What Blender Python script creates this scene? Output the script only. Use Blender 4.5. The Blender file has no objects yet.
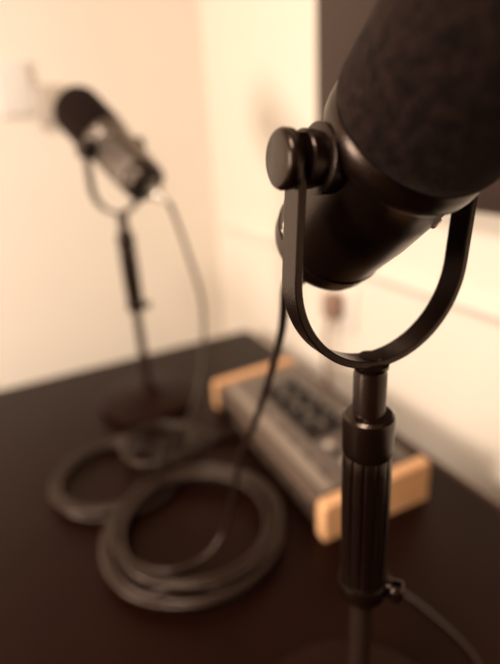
import bpy, bmesh, math, random
from mathutils import Vector, Matrix
random.seed(4)
scene=bpy.context.scene
scene.view_settings.view_transform='Standard'
TZ=0.75; CZ=1.19
# ---------------------------------------------------------------- materials
def mat(name,col,rough=.5,metal=0,noise=0,nscale=40,bump=0,bscale=200,col2=None,spec=.5,coat=0,sheen=0,tint=None):
    m=bpy.data.materials.new(name); m.use_nodes=True
    nt=m.node_tree; b=nt.nodes['Principled BSDF']
    b.inputs['Base Color'].default_value=(*col,1); b.inputs['Roughness'].default_value=rough
    b.inputs['Metallic'].default_value=metal; b.inputs['Specular IOR Level'].default_value=spec
    if tint: b.inputs['Specular Tint'].default_value=(*tint,1)
    b.inputs['Coat Weight'].default_value=coat; b.inputs['Sheen Weight'].default_value=sheen
    b.inputs['Sheen Tint'].default_value=(1,.75,.65,1)
    tc=nt.nodes.new('ShaderNodeTexCoord')
    if col2:
        n=nt.nodes.new('ShaderNodeTexNoise'); n.inputs['Scale'].default_value=nscale; n.inputs['Detail'].default_value=6
        r=nt.nodes.new('ShaderNodeValToRGB'); r.color_ramp.elements[0].position=.35; r.color_ramp.elements[1].position=.65
        r.color_ramp.elements[0].color=(*col,1); r.color_ramp.elements[1].color=(*col2,1)
        nt.links.new(tc.outputs['Object'],n.inputs['Vector']); nt.links.new(n.outputs['Fac'],r.inputs['Fac'])
        nt.links.new(r.outputs['Color'],b.inputs['Base Color'])
    if bump:
        n2=nt.nodes.new('ShaderNodeTexNoise'); n2.inputs['Scale'].default_value=bscale; n2.inputs['Detail'].default_value=4
        bp=nt.nodes.new('ShaderNodeBump'); bp.inputs['Strength'].default_value=bump; bp.inputs['Distance'].default_value=.001
        nt.links.new(tc.outputs['Object'],n2.inputs['Vector']); nt.links.new(n2.outputs['Fac'],bp.inputs['Height'])
        nt.links.new(bp.outputs['Normal'],b.inputs['Normal'])
    return m
WT=(1,.74,.60)
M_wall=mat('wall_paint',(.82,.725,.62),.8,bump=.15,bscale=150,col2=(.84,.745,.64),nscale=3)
M_walld=mat('wall_dimmed',(.22,.16,.12),.8,col2=(.24,.18,.13),nscale=3)  # unseen front wall, colour darkened so black parts reflect less
M_ceil=mat('ceiling_paint',(.62,.54,.46),.9)
M_trim=mat('trim_paint',(.84,.76,.67),.6)
M_floor=mat('floor_carpet',(.20,.13,.09),.9,col2=(.26,.18,.12),nscale=30)
M_table=mat('table_laminate',(.0062,.0014,.0007),.45,col2=(.009,.0022,.0012),nscale=12,bump=.08,bscale=300,spec=.12,tint=(1,.62,.48))
M_edge=mat('table_edge_band',(.09,.04,.026),.5)
M_black=mat('black_enamel',(.005,.0020,.0013),.26,bump=.15,bscale=900,spec=.45,tint=WT)
M_body=mat('mic_body_satin',(.005,.0020,.0013),.28,bump=.10,bscale=1200,spec=.45,tint=WT)
M_body2=mat('mic_body_highlight',(.15,.12,.10),.30,metal=.75,bump=.05,bscale=1200)  # far mic: highlight put into a lighter, metallic body colour
M_foam=mat('foam_windscreen',(.0035,.0014,.0010),.95,col2=(.016,.0075,.0055),nscale=190,bump=1.0,bscale=700,sheen=.05,spec=.08)
M_rubber=mat('grip_rubber',(.005,.0020,.0013),.29,bump=.2,bscale=700,spec=.45,tint=WT)
M_rod=mat('black_chrome_rod',(.05,.028,.020),.25,metal=.6)
M_cable=mat('cable_rubber',(.013,.0058,.004),.36,bump=.1,bscale=500,tint=(1,.8,.68))
M_silver=mat('connector_nickel',(.60,.54,.47),.3,metal=.9)
M_wood=mat('wood_cheek',(.68,.36,.17),.5,col2=(.76,.43,.22),nscale=25)
M_iface=mat('interface_panel',(.10,.075,.062),.40,col2=(.14,.105,.085),nscale=25)
M_ifront=mat('interface_front_metal',(.09,.058,.042),.35,metal=.3)
M_stripe=mat('interface_stripe',(.26,.205,.165),.45)
M_dark=mat('dark_plastic',(.010,.005,.004),.35,spec=.4)
M_print=mat('pale_print',(.6,.52,.45),.6)
M_tv=mat('television_screen',(.026,.009,.006),.35)
M_plate=mat('switch_plastic',(.78,.71,.65),.5)
M_plate2=mat('grey_plastic',(.50,.42,.35),.5)
M_plug=mat('plug_brown',(.30,.18,.13),.5)

# ---------------------------------------------------------------- helpers
def link(o): scene.collection.objects.link(o); return o
def empty(name,loc=(0,0,0)):
    e=bpy.data.objects.new(name,None); e.location=loc; e.empty_display_size=.02; return link(e)
def mesh_obj(name,bm,m,parent=None,sharp=35):
    bmesh.ops.recalc_face_normals(bm,faces=bm.faces)
    me=bpy.data.meshes.new(name); bm.to_mesh(me); bm.free()
    me.polygons.foreach_set('use_smooth',[True]*len(me.polygons))
    me.set_sharp_from_angle(angle=math.radians(sharp))
    me.materials.append(m); o=link(bpy.data.objects.new(name,me))
    if parent: o.parent=parent
    return o
def revolve(prof,seg=72):
    bm=bmesh.new(); rings=[]
    for r,z in prof:
        if r<1e-6: rings.append([bm.verts.new((0,0,z))])
        else: rings.append([bm.verts.new((r*math.cos(2*math.pi*i/seg),r*math.sin(2*math.pi*i/seg),z)) for i in range(seg)])
    for a,b in zip(rings,rings[1:]):
        for i in range(seg):
            j=(i+1)%seg
            if len(a)==1 and len(b)==1: continue
            if len(a)==1: bm.faces.new((a[0],b[j],b[i]))
            elif len(b)==1: bm.faces.new((a[i],a[j],b[0]))
            else: bm.faces.new((a[i],a[j],b[j],b[i]))
    return bm
def boxbm(sx,sy,sz,bev=.0,seg=3):
    bm=bmesh.new(); bmesh.ops.create_cube(bm,size=1)
    bmesh.ops.scale(bm,vec=(sx,sy,sz),verts=bm.verts)
    if bev: bmesh.ops.bevel(bm,geom=list(bm.edges),offset=bev,segments=seg,affect='EDGES',profile=.5)
    return bm
def box(name,size,loc,m,parent=None,bev=0,rot=None):
    o=mesh_obj(name,boxbm(*size,bev),m,parent)
    Mx=Matrix.Translation(loc)
    if rot: Mx=Mx@rot
    o.matrix_local=Mx; return o
def frame(o,x,y,z):
    M=Matrix.Identity(4)
    for i,v in enumerate((x,y,z)):
        for k in range(3): M[k][i]=v[k]
    M.translation=o; return M
def catmull(P,n=14):
    P=[Vector(p) for p in P]; out=[]
    for i in range(len(P)-1):
        p0=P[max(i-1,0)];p1=P[i];p2=P[i+1];p3=P[min(i+2,len(P)-1)]
        for k in range(n):
            t=k/n
            out.append(.5*((2*p1)+(-p0+p2)*t+(2*p0-5*p1+4*p2-p3)*t*t+(-p0+3*p1-3*p2+p3)*t**3))
    out.append(P[-1]); return out
def tube(name,paths,r,m,parent=None):
    cu=bpy.data.curves.new(name,'CURVE'); cu.dimensions='3D'; cu.bevel_depth=r; cu.bevel_resolution=4; cu.use_fill_caps=True
    for pts in paths:
        s=cu.splines.new('POLY'); s.points.add(len(pts)-1)
        for q,p in zip(s.points,pts): q.co=(*p,1)
    o=link(bpy.data.objects.new(name+'_c',cu)); bpy.context.view_layer.update()
    me=bpy.data.meshes.new_from_object(o.evaluated_get(bpy.context.evaluated_depsgraph_get()))
    bpy.data.objects.remove(o)
    me.polygons.foreach_set('use_smooth',[True]*len(me.polygons))
    me.materials.clear(); me.materials.append(m)
    o=link(bpy.data.objects.new(name,me))
    if parent: o.parent=parent
    return o

# ---------------------------------------------------------------- room (rotated frame, origin = far right table corner)
th=math.radians(25.8); ex=Vector((math.cos(th),math.sin(th),0)); ey=Vector((-math.sin(th),math.cos(th),0))
C0=Vector((-.012,1.087,0))
RM=frame(C0,ex,ey,Vector((0,0,1)))
def rbox(name,size,loc,m,bev=0):
    o=mesh_obj(name,boxbm(*size,bev),m); o.matrix_world=RM@Matrix.Translation(loc); return o
XW=.055; YW=.25; X0=-2.9; Y0=-3.2; H=2.5
cx=(X0+XW)/2; cy=(Y0+YW)/2; wx=XW-X0; wy=YW-Y0
rbox('wall_back',(wx+.2,.1,H),(cx,YW+.05,H/2),M_wall)
rbox('wall_right',(.1,wy,H),(XW+.05,cy,H/2),M_wall)
rbox('wall_left',(.1,wy,H),(X0-.05,cy,H/2),M_wall)
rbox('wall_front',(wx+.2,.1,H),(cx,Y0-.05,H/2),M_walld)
rbox('floor',(wx+.2,wy+.2,.1),(cx,cy,-.05),M_floor)
rbox('ceiling',(wx+.2,wy+.2,.1),(cx,cy,H+.05),M_ceil)
rbox('baseboard_back',(wx-.03,.015,.09),(cx,YW-.0075,.045),M_trim,.003)
rbox('baseboard_right',(.015,wy-.03,.09),(XW-.0075,cy,.045),M_trim,.003)
rbox('trim_1',(.012,2.4,.012),(XW-.006,-1.0,TZ+.215),M_trim,.004)
# television on right wall
tv=empty('television'); tv.matrix_world=RM@Matrix.Translation((XW-.02,-.845,TZ+.335+.33))
def tvbox(n,s,l,m,b=.003): return box(n,s,l,m,tv,b)
tvbox('casing',(.030,1.16,.66),(0.004,0,0),M_tv)
tvbox('screen',(.004,1.13,.63),(-.0125,0,.004),M_tv,.001)
# thermostat on back wall
rel=Vector((-.422,1.166,0))-C0
sx=rel.dot(ex)
sw=empty('wall_thermostat'); sw.matrix_world=RM@Matrix.Translation((sx,YW,CZ+.078))
box('plate',(.070,.010,.10),(-.035,-.005,.02),M_plate,sw,.0045)
box('dial_housing',(.066,.020,.080),(.032,-.010,-.014),M_plate2,sw,.009)
o=mesh_obj('dial',revolve([(0,.0),(.024,0),(.024,.008),(.022,.011),(0,.011)]),M_plate2,sw); o.matrix_local=Matrix.Translation((.032,-.019,-.012))@Matrix.Rotation(math.radians(90),4,'X')
# wall outlet with plug
rel=Vector((.174,.842,0))-C0
ou=empty('wall_outlet'); ou.matrix_world=RM@Matrix.Translation((XW,rel.dot(ey),CZ-.304))
box('plate',(.008,.08,.08),(-.004,0,0),M_trim,ou,.003)
box('plug',(.03,.032,.045),(-.022,0,.004),M_plug,ou,.006)
tube('plug_cord',[catmull([(-.03,0,-.016),(-.034,.004,-.05),(-.03,.012,-.10),(-.025,.01,-.16),(-.025,.0,-.25)])],.0035,M_plug,ou)

# ---------------------------------------------------------------- table
tb=empty('table'); tb.matrix_world=RM
TXs,TYs=1.15,1.75
box('top',(TXs,TYs,.028),(-TXs/2,-TYs/2,TZ-.014),M_table,tb,.002)
box('edge_strip_side',(.008,TYs-.004,.026),(.0038,-TYs/2,TZ-.0135),M_edge,tb,.0015)
for i,(x,y) in enumerate([(-.06,-.06),(-TXs+.06,-.06),(-.06,-TYs+.06),(-TXs+.06,-TYs+.06)]):
    box(f'leg_{i+1}',(.05,.05,TZ-.028),(x,y,(TZ-.028)/2),M_table,tb,.003)
box('apron_far',(TXs-.17,.02,.07),(-TXs/2,-.06,TZ-.028-.035),M_table,tb)
box('apron_side',(.02,TYs-.17,.07),(-.06,-TYs/2,TZ-.028-.035),M_table,tb)

# ---------------------------------------------------------------- microphone stand
def make_stand(px,py,yaw=0):
    s=empty('microphone_stand'); s.matrix_world=Matrix.Translation((px,py,TZ))@Matrix.Rotation(yaw,4,'Z')
    z=lambda d:(CZ-d)-TZ
    mesh_obj('base',revolve([(0,0),(.082,0),(.085,.002),(.086,.005),(.086,.010),(.084,.013),(.078,.0155),(.03,.019),(.022,.021),(.018,.028),(.014,.031),(.010,.032),(0,.032)],96),M_table,s)
    mesh_obj('lower_rod',revolve([(0,.028),(.0070,.028),(.0070,z(.26)),(0,z(.26))],40),M_rod,s)
    bm=bmesh.new(); seg=144; rings=[]
    prof=[(.0112,z(.262)),(.0130,z(.259)),(.0133,z(.254)),(.0131,z(.248)),(.0134,z(.225)),(.0136,z(.195)),(.0134,z(.175)),(.0128,z(.166)),(.0110,z(.163))]
    for k,(r,zz) in enumerate(prof):
        rib=.0012 if 2<k<7 else 0.0
        ring=[]
        for i in range(seg):
            a=2*math.pi*i/seg; w=math.cos(a*12); rr=r-rib*max(0,w)**4
            ring.append(bm.verts.new((rr*math.cos(a),rr*math.sin(a),zz)))
        rings.append(ring)
    for a,b in zip(rings,rings[1:]):
        for i in range(seg):
            j=(i+1)%seg; bm.faces.new((a[i],a[j],b[j],b[i]))
    bm.faces.new(rings[0][::-1]); bm.faces.new(rings[-1])
    mesh_obj('clutch_grip',bm,M_rubber,s,30)
    mesh_obj('clutch_ring',revolve([(.0085,z(.268)),(.0142,z(.268)),(.0150,z(.266)),(.0150,z(.258)),(.0142,z(.256)),(.0085,z(.256))]),M_black,s)
    box('ring_tab',(.014,.008,.010),(.0175,0,z(.262)),M_black,s,.002)
    mesh_obj('ring_screw',revolve([(0,0),(.004,0),(.0045,.002),(.0045,.008),(.003,.010),(0,.010)],24),M_black,s).matrix_local=Matrix.Translation((.020,-.002,z(.267)))
    mesh_obj('collar',revolve([(.0085,z(.166)),(.0128,z(.166)),(.0136,z(.164)),(.0138,z(.160)),(.0138,z(.146)),(.0134,z(.143)),(.0120,z(.1415)),(.0085,z(.141))]),M_black,s)
    mesh_obj('upper_rod',revolve([(0,z(.17)),(.0085,z(.17)),(.0085,z(.1185)),(.0078,z(.117)),(.0078,z(.1155)),(0,z(.1155))],40),M_black,s)
    return s
def make_mic(px,py,beta,eps,flip=False,lean=0,rear=.066,R=.0447,w0=.0070):
    """beta: yaw of the yoke axis"""
    e=empty('microphone'); X=Vector((math.cos(beta),math.sin(beta),0)); Z=Vector((0,0,1)); Y=Z.cross(X)
    drop=.095; piv=CZ-.111+drop
    e.matrix_world=frame(Vector((px,py,piv)),X,Y,Z)@Matrix.Translation((0,0,-drop))@Matrix.Rotation(math.radians(lean),4,'Y')@Matrix.Translation((0,0,drop))
    bm=bmesh.new(); path=[]
    for k in range(8): path.append((-R,.010-(drop-R+.010)*k/8))
    for k in range(41):
        a=math.pi+math.pi*k/40; path.append((R*math.cos(a),-(drop-R)+R*math.sin(a)))
    for k in range(1,9): path.append((R,-(drop-R)+(drop-R+.010)*k/8))
    secs=[]; N=len(path)
    for i,(x,zz) in enumerate(path):
        a=path[max(i-1,0)];b=path[min(i+1,N-1)]
        t=Vector((b[0]-a[0],0,b[1]-a[1])).normalized(); n=Vector((t.z,0,-t.x))
        d=min(i,N-1-i); w=w0
        if d==0: w=.0035
        elif d==1: w=w0-.0004
        h=.0019
        c=Vector((x,0,zz)); b2=.0006
        sec=[]
        for sy,sn in ((-w,-h+b2),(-w+b2,-h),(w-b2,-h),(w,-h+b2),(w,h-b2),(w-b2,h),(-w+b2,h),(-w,h-b2)):
            sec.append(bm.verts.new(c+Vector((0,sy,0))+n*sn))
        secs.append(sec)
    for a,b in zip(secs,secs[1:]):
        for i in range(8):
            j=(i+1)%8; bm.faces.new((a[i],a[j],b[j],b[i]))
    bm.faces.new(secs[0]); bm.faces.new(secs[-1][::-1])
    mesh_obj('yoke',bm,M_black,e,40)
    q=-drop
    mesh_obj('yoke_mount_nut',revolve([(0,q-.0045),(.0085,q-.0045),(.0092,q-.0035),(.0092,q-.0015),(.0060,q-.0005),(.006,q+.0025),(0,q+.003)],36),M_black,e)
    for s in (-1,1):
        Rm=Matrix.Rotation(s*math.pi/2,4,'Y')@Matrix.Translation((0,0,R-.0447))
        mesh_obj('knob',revolve([(0,.0462),(.009,.0462),(.009,.0472),(.0106,.0475),(.0116,.048),(.0119,.0493),(.0119,.0515),(.0112,.0528),(.0098,.0536),(0,.0539)],48),M_black,e).matrix_local=Rm
        mesh_obj('pivot_washer',revolve([(0,.0290),(.014,.0290),(.0142,.0355),(.0125,.0362),(.0110,.0365),(.0110,.0385),(.0116,.0388),(.0116,.0425),(.011,.0431),(0,.0431)],48),M_black,e).matrix_local=Rm
    c,s_=math.cos(eps),math.sin(eps)
    A=Vector((0,-c,s_)); XL=Vector((1,0,0)); YL=A.cross(XL)
    HM=frame(Vector((0,0,0)),XL,YL,A)
    def H(o): o.matrix_local=HM; return o
    b=-rear
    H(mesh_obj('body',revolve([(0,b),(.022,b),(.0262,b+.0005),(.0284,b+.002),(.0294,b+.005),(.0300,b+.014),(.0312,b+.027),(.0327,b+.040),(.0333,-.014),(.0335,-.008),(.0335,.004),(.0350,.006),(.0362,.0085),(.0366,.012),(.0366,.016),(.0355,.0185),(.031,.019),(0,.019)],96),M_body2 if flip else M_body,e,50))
    H(mesh_obj('body_seam',revolve([(.0290,b+.0115),(.0301,b+.0115),(.0306,b+.0125),(.0301,b+.0135),(.0290,b+.0135)],96),M_black,e))
    if flip: H(mesh_obj('rear_cap',revolve([(.0,b-.0005),(.0265,b-.0003),(.0290,b+.0015),(.0302,b+.005),(.0312,b+.020),(.0300,b+.0205)],96),M_black,e))
    bmw=revolve([(0,.017),(.031,.017),(.0348,.0185),(.0368,.021),(.0376,.026),(.0378,.085),(.0370,.093),(.034,.100),(.029,.105),(.020,.108),(.010,.1092),(0,.1095)],96)
    H(mesh_obj('foam_windscreen',bmw,M_foam,e,80))
    H(mesh_obj('rear_plate',revolve([(0,b-.0013),(.020,b-.0013),(.0205,b-.0006),(.0205,b+.0005),(0,b+.0005)],48),M_dark,e))
    for k in (-1,1):
        bb=box('rear_switch',(.005,.003,.002),(0,0,0),M_silver,e,.0005); bb.matrix_local=HM@Matrix.Translation((.007*k,.010,b-.0022))
    so=HM@Matrix.Translation((-.006,-.002,.084-rear))
    mesh_obj('xlr_socket',revolve([(0,-.086),(.0105,-.086),(.0105,-.083),(0,-.083)],36),M_silver,e).matrix_local=so
    mesh_obj('xlr_plug',revolve([(0,-.118),(.0035,-.118),(.0042,-.112),(.0065,-.110),(.0080,-.108),(.0088,-.104),(.0088,-.088),(.0078,-.086),(0,-.086)],36),M_dark if not flip else M_silver,e).matrix_local=so
    for ang in (math.radians(182),math.radians(2)):
        for q in range(20):
            aa=ang+random.uniform(-.16,.16); dz=random.uniform(.015,.026); zz=b+dz
            bb=box('badge_mark',(.0006,random.uniform(.0008,.002),random.uniform(.0006,.0016)),(0,0,0),M_print,e)
            bb.matrix_local=HM@Matrix.Rotation(aa,4,'Z')@Matrix.Translation((.0302+.0012*(dz-.014)/.013,0,zz))
    for ang in (60,120,300):
        sc=mesh_obj('body_screw',revolve([(0,0),(.0028,0),(.0028,.0010),(.002,.0016),(0,.0016)],20),M_silver,e)
        sc.matrix_local=HM@Matrix.Rotation(math.radians(ang),4,'Z')@Matrix.Translation((.0331,0,-.008))@Matrix.Rotation(math.pi/2,4,'Y')
    W=e.matrix_world@so
    return e,W@Vector((0,0,-.1181)),W.to_3x3()@Vector((0,0,-1))
FP=(.0595,.2245); BP=(-.185,.782)
make_stand(*FP,math.radians(-20))
m1,t1,d1=make_mic(*FP,math.radians(23),math.radians(43),lean=4,rear=.070,R=.0468,w0=.0063)
make_stand(*BP,math.radians(10))
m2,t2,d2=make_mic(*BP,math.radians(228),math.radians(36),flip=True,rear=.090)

# ---------------------------------------------------------------- cables
def coil(cx,cy,r0,r1,n,z0,z1,a0,tilt=0,seed=1,cw=1,ecc=1.0,wob=.004):
    rnd=random.Random(seed); pts=[]; off=[(rnd.uniform(-wob,wob),rnd.uniform(-wob,wob),rnd.uniform(0,1),rnd.uniform(0,1)) for _ in range(n+2)]
    S=40
    for i in range(n*S+1):
        t=i/S; k=int(t); f=t-k; f=f*f*(3-2*f)
        A=off[k];B=off[k+1]; L=[A[j]*(1-f)+B[j]*f for j in range(4)]
        a=a0+cw*2*math.pi*t
        r=r0+(r1-r0)*L[2]; z=z0+(z1-z0)*L[3]
        pts.append(Vector((cx+L[0]+r*ecc*math.cos(a),cy+L[1]+r*math.sin(a),z+tilt*math.sin(a))))
    return pts
cr=.0030; tz=TZ+cr+.0004
big=coil(-.077,.459,.080,.106,8,tz+.001,tz+.018,math.radians(-90),0,3,-1,wob=.007)
hang=catmull([t1,t1+d1*.008,(.022,.325,CZ-.135),(.012,.355,CZ-.19),(-.002,.385,CZ-.25),(-.0176,.4045,CZ-.30),(-.0356,.414,CZ-.385),(-.050,.410,CZ-.412),(-.068,.400,CZ-.422),(-.100,.390,tz+.014),(-.14,.405,tz+.014),(-.168,.45,tz+.012),(-.14,.53,tz+.012),(-.077,.548,tz+.012),(-.0,.52,tz+.012),(.012,.45,tz+.012),(-.03,.375,tz+.010),big[0]])
tail1=catmull([big[-1],(-.13,.37,tz+.01),(-.175,.44,tz+.006),(-.16,.53,tz+.01),(-.10,.60,tz+.006),(-.045,.66,tz),(-.035,.69,tz+.010),(-.020,.715,tz+.018)])
tube('microphone_cable',[hang+big[1:]+tail1[1:]],cr,M_cable)
c2=coil(-.200,.570,.066,.090,6,tz,tz+.014,math.radians(20),0,7,1,wob=.007)
c3=coil(-.140,.612,.042,.058,4,tz+.016,tz+.030,math.radians(40),0,9,1,wob=.006)
hang2=catmull([t2,t2+d2*.015,(-.085,.735,CZ-.17),(-.070,.725,CZ-.25),(-.078,.70,CZ-.34),(-.10,.67,CZ-.41),(-.12,.645,tz+.022),c2[0]])
tail2=catmull([c3[-1],(-.10,.66,tz+.02),(-.06,.64,tz+.006),(-.035,.655,tz),(-.02,.67,tz+.012),(-.012,.682,tz+.018)])
mid=catmull([c2[-1],(-.14,.66,tz+.014),(-.12,.665,tz+.02),c3[0]])
tube('microphone_cable',[hang2+c2[1:]+mid[1:-1]+c3+tail2[1:]],cr,M_cable)
tube('power_cable',[catmull([(.118,.42,TZ+.0016),(.128,.375,TZ+.0016),(.15,.345,TZ+.0016),(.172,.31,TZ+.0016),(.18,.28,TZ+.0016),(.178,.22,TZ+.0016),(.19,.12,TZ+.0016),(.2,0,TZ+.0016)])],.0014,M_cable)

# ---------------------------------------------------------------- audio interface
ang=math.radians(23.5)
ai=empty('audio_interface'); ai.matrix_world=Matrix.Translation((.069,.619,TZ))@Matrix.Rotation(ang,4,'Z')
WX,LY,HZ=.150,.330,.055
bm=bmesh.new()
pf=[(-WX/2+.004,.006),(-WX/2+.002,.036),(-WX/2+.012,.046),(WX/2-.006,.052),(WX/2-.003,.006)]
va=[bm.verts.new((x,-LY/2+.012,z)) for x,z in pf]; vb=[bm.verts.new((x,LY/2-.012,z)) for x,z in pf]
bm.faces.new(va); bm.faces.new(vb[::-1])
for i in range(5):
    j=(i+1)%5; bm.faces.new((va[i],vb[i],vb[j],va[j]))
bmesh.ops.bevel(bm,geom=list(bm.edges),offset=.0012,segments=2,affect='EDGES')
mesh_obj('chassis',bm,M_ifront,ai)
for k,s in enumerate((-1,1)):
    bm=bmesh.new(); pf=[(-WX/2,.001),(-WX/2,.044),(-WX/2+.004,.050),(WX/2,.057),(WX/2,.001)]
    va=[bm.verts.new((x,s*LY/2-.0085,z)) for x,z in pf]; vb=[bm.verts.new((x,s*LY/2+.0085,z)) for x,z in pf]
    bm.faces.new(va); bm.faces.new(vb[::-1])
    for i in range(5):
        j=(i+1)%5; bm.faces.new((va[i],vb[i],vb[j],va[j]))
    bmesh.ops.bevel(bm,geom=list(bm.edges),offset=.0012,segments=3,affect='EDGES')
    mesh_obj(f'wood_cheek_{k+1}',bm,M_wood,ai)
slope=math.atan2(.006,WX-.018)
TM=Matrix.Translation((.003,0,.0492))@Matrix.Rotation(-slope,4,'Y')
def T(o,x,y,z=0): o.matrix_local=TM@Matrix.Translation((x,y,z)); return o
T(box('top_panel',(.128,LY-.03,.0015),(0,0,0),M_iface,ai,.0003),0,0,.0006)
T(box('display',(.070,.170,.0015),(0,0,0),M_dark,ai,.0003),.010,.025,.0016)
for i in range(4):
    for j in range(2):
        k=mesh_obj('knob',revolve([(0,0),(.0085,0),(.0082,.002),(.0072,.009),(.006,.0105),(0,.0105)],28),M_dark,ai); T(k,-.008+.034*j,-.03+.038*i,.002)
        T(box('knob_mark',(.001,.006,.0006),(0,0,0),M_print,ai),-.008+.034*j,-.027+.038*i,.0127)
        T(box('label',(.004,.014,.0004),(0,0,0),M_stripe,ai),.009+.030*j,-.03+.038*i,.0025)
for i in range(4):
    for j in range(3):
        T(box('button',(.010,.010,.004),(0,0,0),(M_dark,M_plate2)[(i+j)%2],ai,.001),-.010+.024*j,-.138+.020*i,.0030)
for i in range(7):
    T(box('label',(.004,.016,.0004),(0,0,0),M_dark,ai),-.044,-.12+.038*i,.0017)
T(box('panel_stripe',(.014,LY-.034,.0006),(0,0,0),M_stripe,ai),-.056,0,.0016)
for i in range(2):
    j=mesh_obj('xlr_jack',revolve([(0,0),(.012,0),(.012,.002),(.010,.003),(.010,.0015),(0,.0015)],32),M_dark,ai)
    j.matrix_local=Matrix.Translation((-WX/2+.003,.10+.035*i,.022))@Matrix.Rotation(-math.pi/2,4,'Y')
for i in range(5):
    j=mesh_obj('jack_nut',revolve([(0,0),(.005,0),(.005,.002),(.004,.003),(.003,.001),(0,.001)],24),M_dark,ai)
    j.matrix_local=Matrix.Translation((-WX/2+.003,-.13+.04*i,.022))@Matrix.Rotation(-math.pi/2,4,'Y')
for x in (-.06,.06):
    for y in (-.14,.14):
        mesh_obj('foot',revolve([(0,0),(.007,0),(.008,.007),(0,.007)],20),M_dark,ai).matrix_local=Matrix.Translation((x,y,0))

# ---------------------------------------------------------------- lights
def area(name,loc,target,size,power,col):
    l=bpy.data.lights.new(name,'AREA'); l.shape='DISK'; l.size=size; l.energy=power; l.color=col
    o=link(bpy.data.objects.new(name,l)); o.location=loc
    o.rotation_euler=(Vector(target)-Vector(loc)).to_track_quat('-Z','Y').to_euler(); return o
P=RM@Vector((-1.3,-1.2,H-.03)); area('ceiling_light',P,P-Vector((0,0,1)),.5,45,(1,.87,.735))
P=RM@Vector((-1.7,-.55,1.26)); area('added_wash_light',P,RM@Vector((-.4,.1,.80)),.45,23,(1,.87,.735))  # unseen light added low on the left to wash the lower wall
w=bpy.data.worlds.new('World'); scene.world=w; w.use_nodes=True
w.node_tree.nodes['Background'].inputs[0].default_value=(1,.8,.6,1); w.node_tree.nodes['Background'].inputs[1].default_value=.3

# ---------------------------------------------------------------- camera
p=math.radians(22.3); roll=math.radians(3.5)
r0=Vector((1,0,0)); u0=Vector((0,math.sin(p),math.cos(p))); f0=Vector((0,math.cos(p),-math.sin(p)))
u=u0*math.cos(roll)+r0*math.sin(roll); r=r0*math.cos(roll)-u0*math.sin(roll)
cam=bpy.data.cameras.new('camera'); co=link(bpy.data.objects.new('camera',cam))
co.matrix_world=frame(Vector((0,0,CZ)),r,u,-f0)
cam.sensor_fit='VERTICAL'; cam.sensor_height=36; cam.lens=36*500/664; cam.clip_start=.01
cam.dof.use_dof=True; cam.dof.focus_distance=.225; cam.dof.aperture_fstop=3.0
scene.camera=co
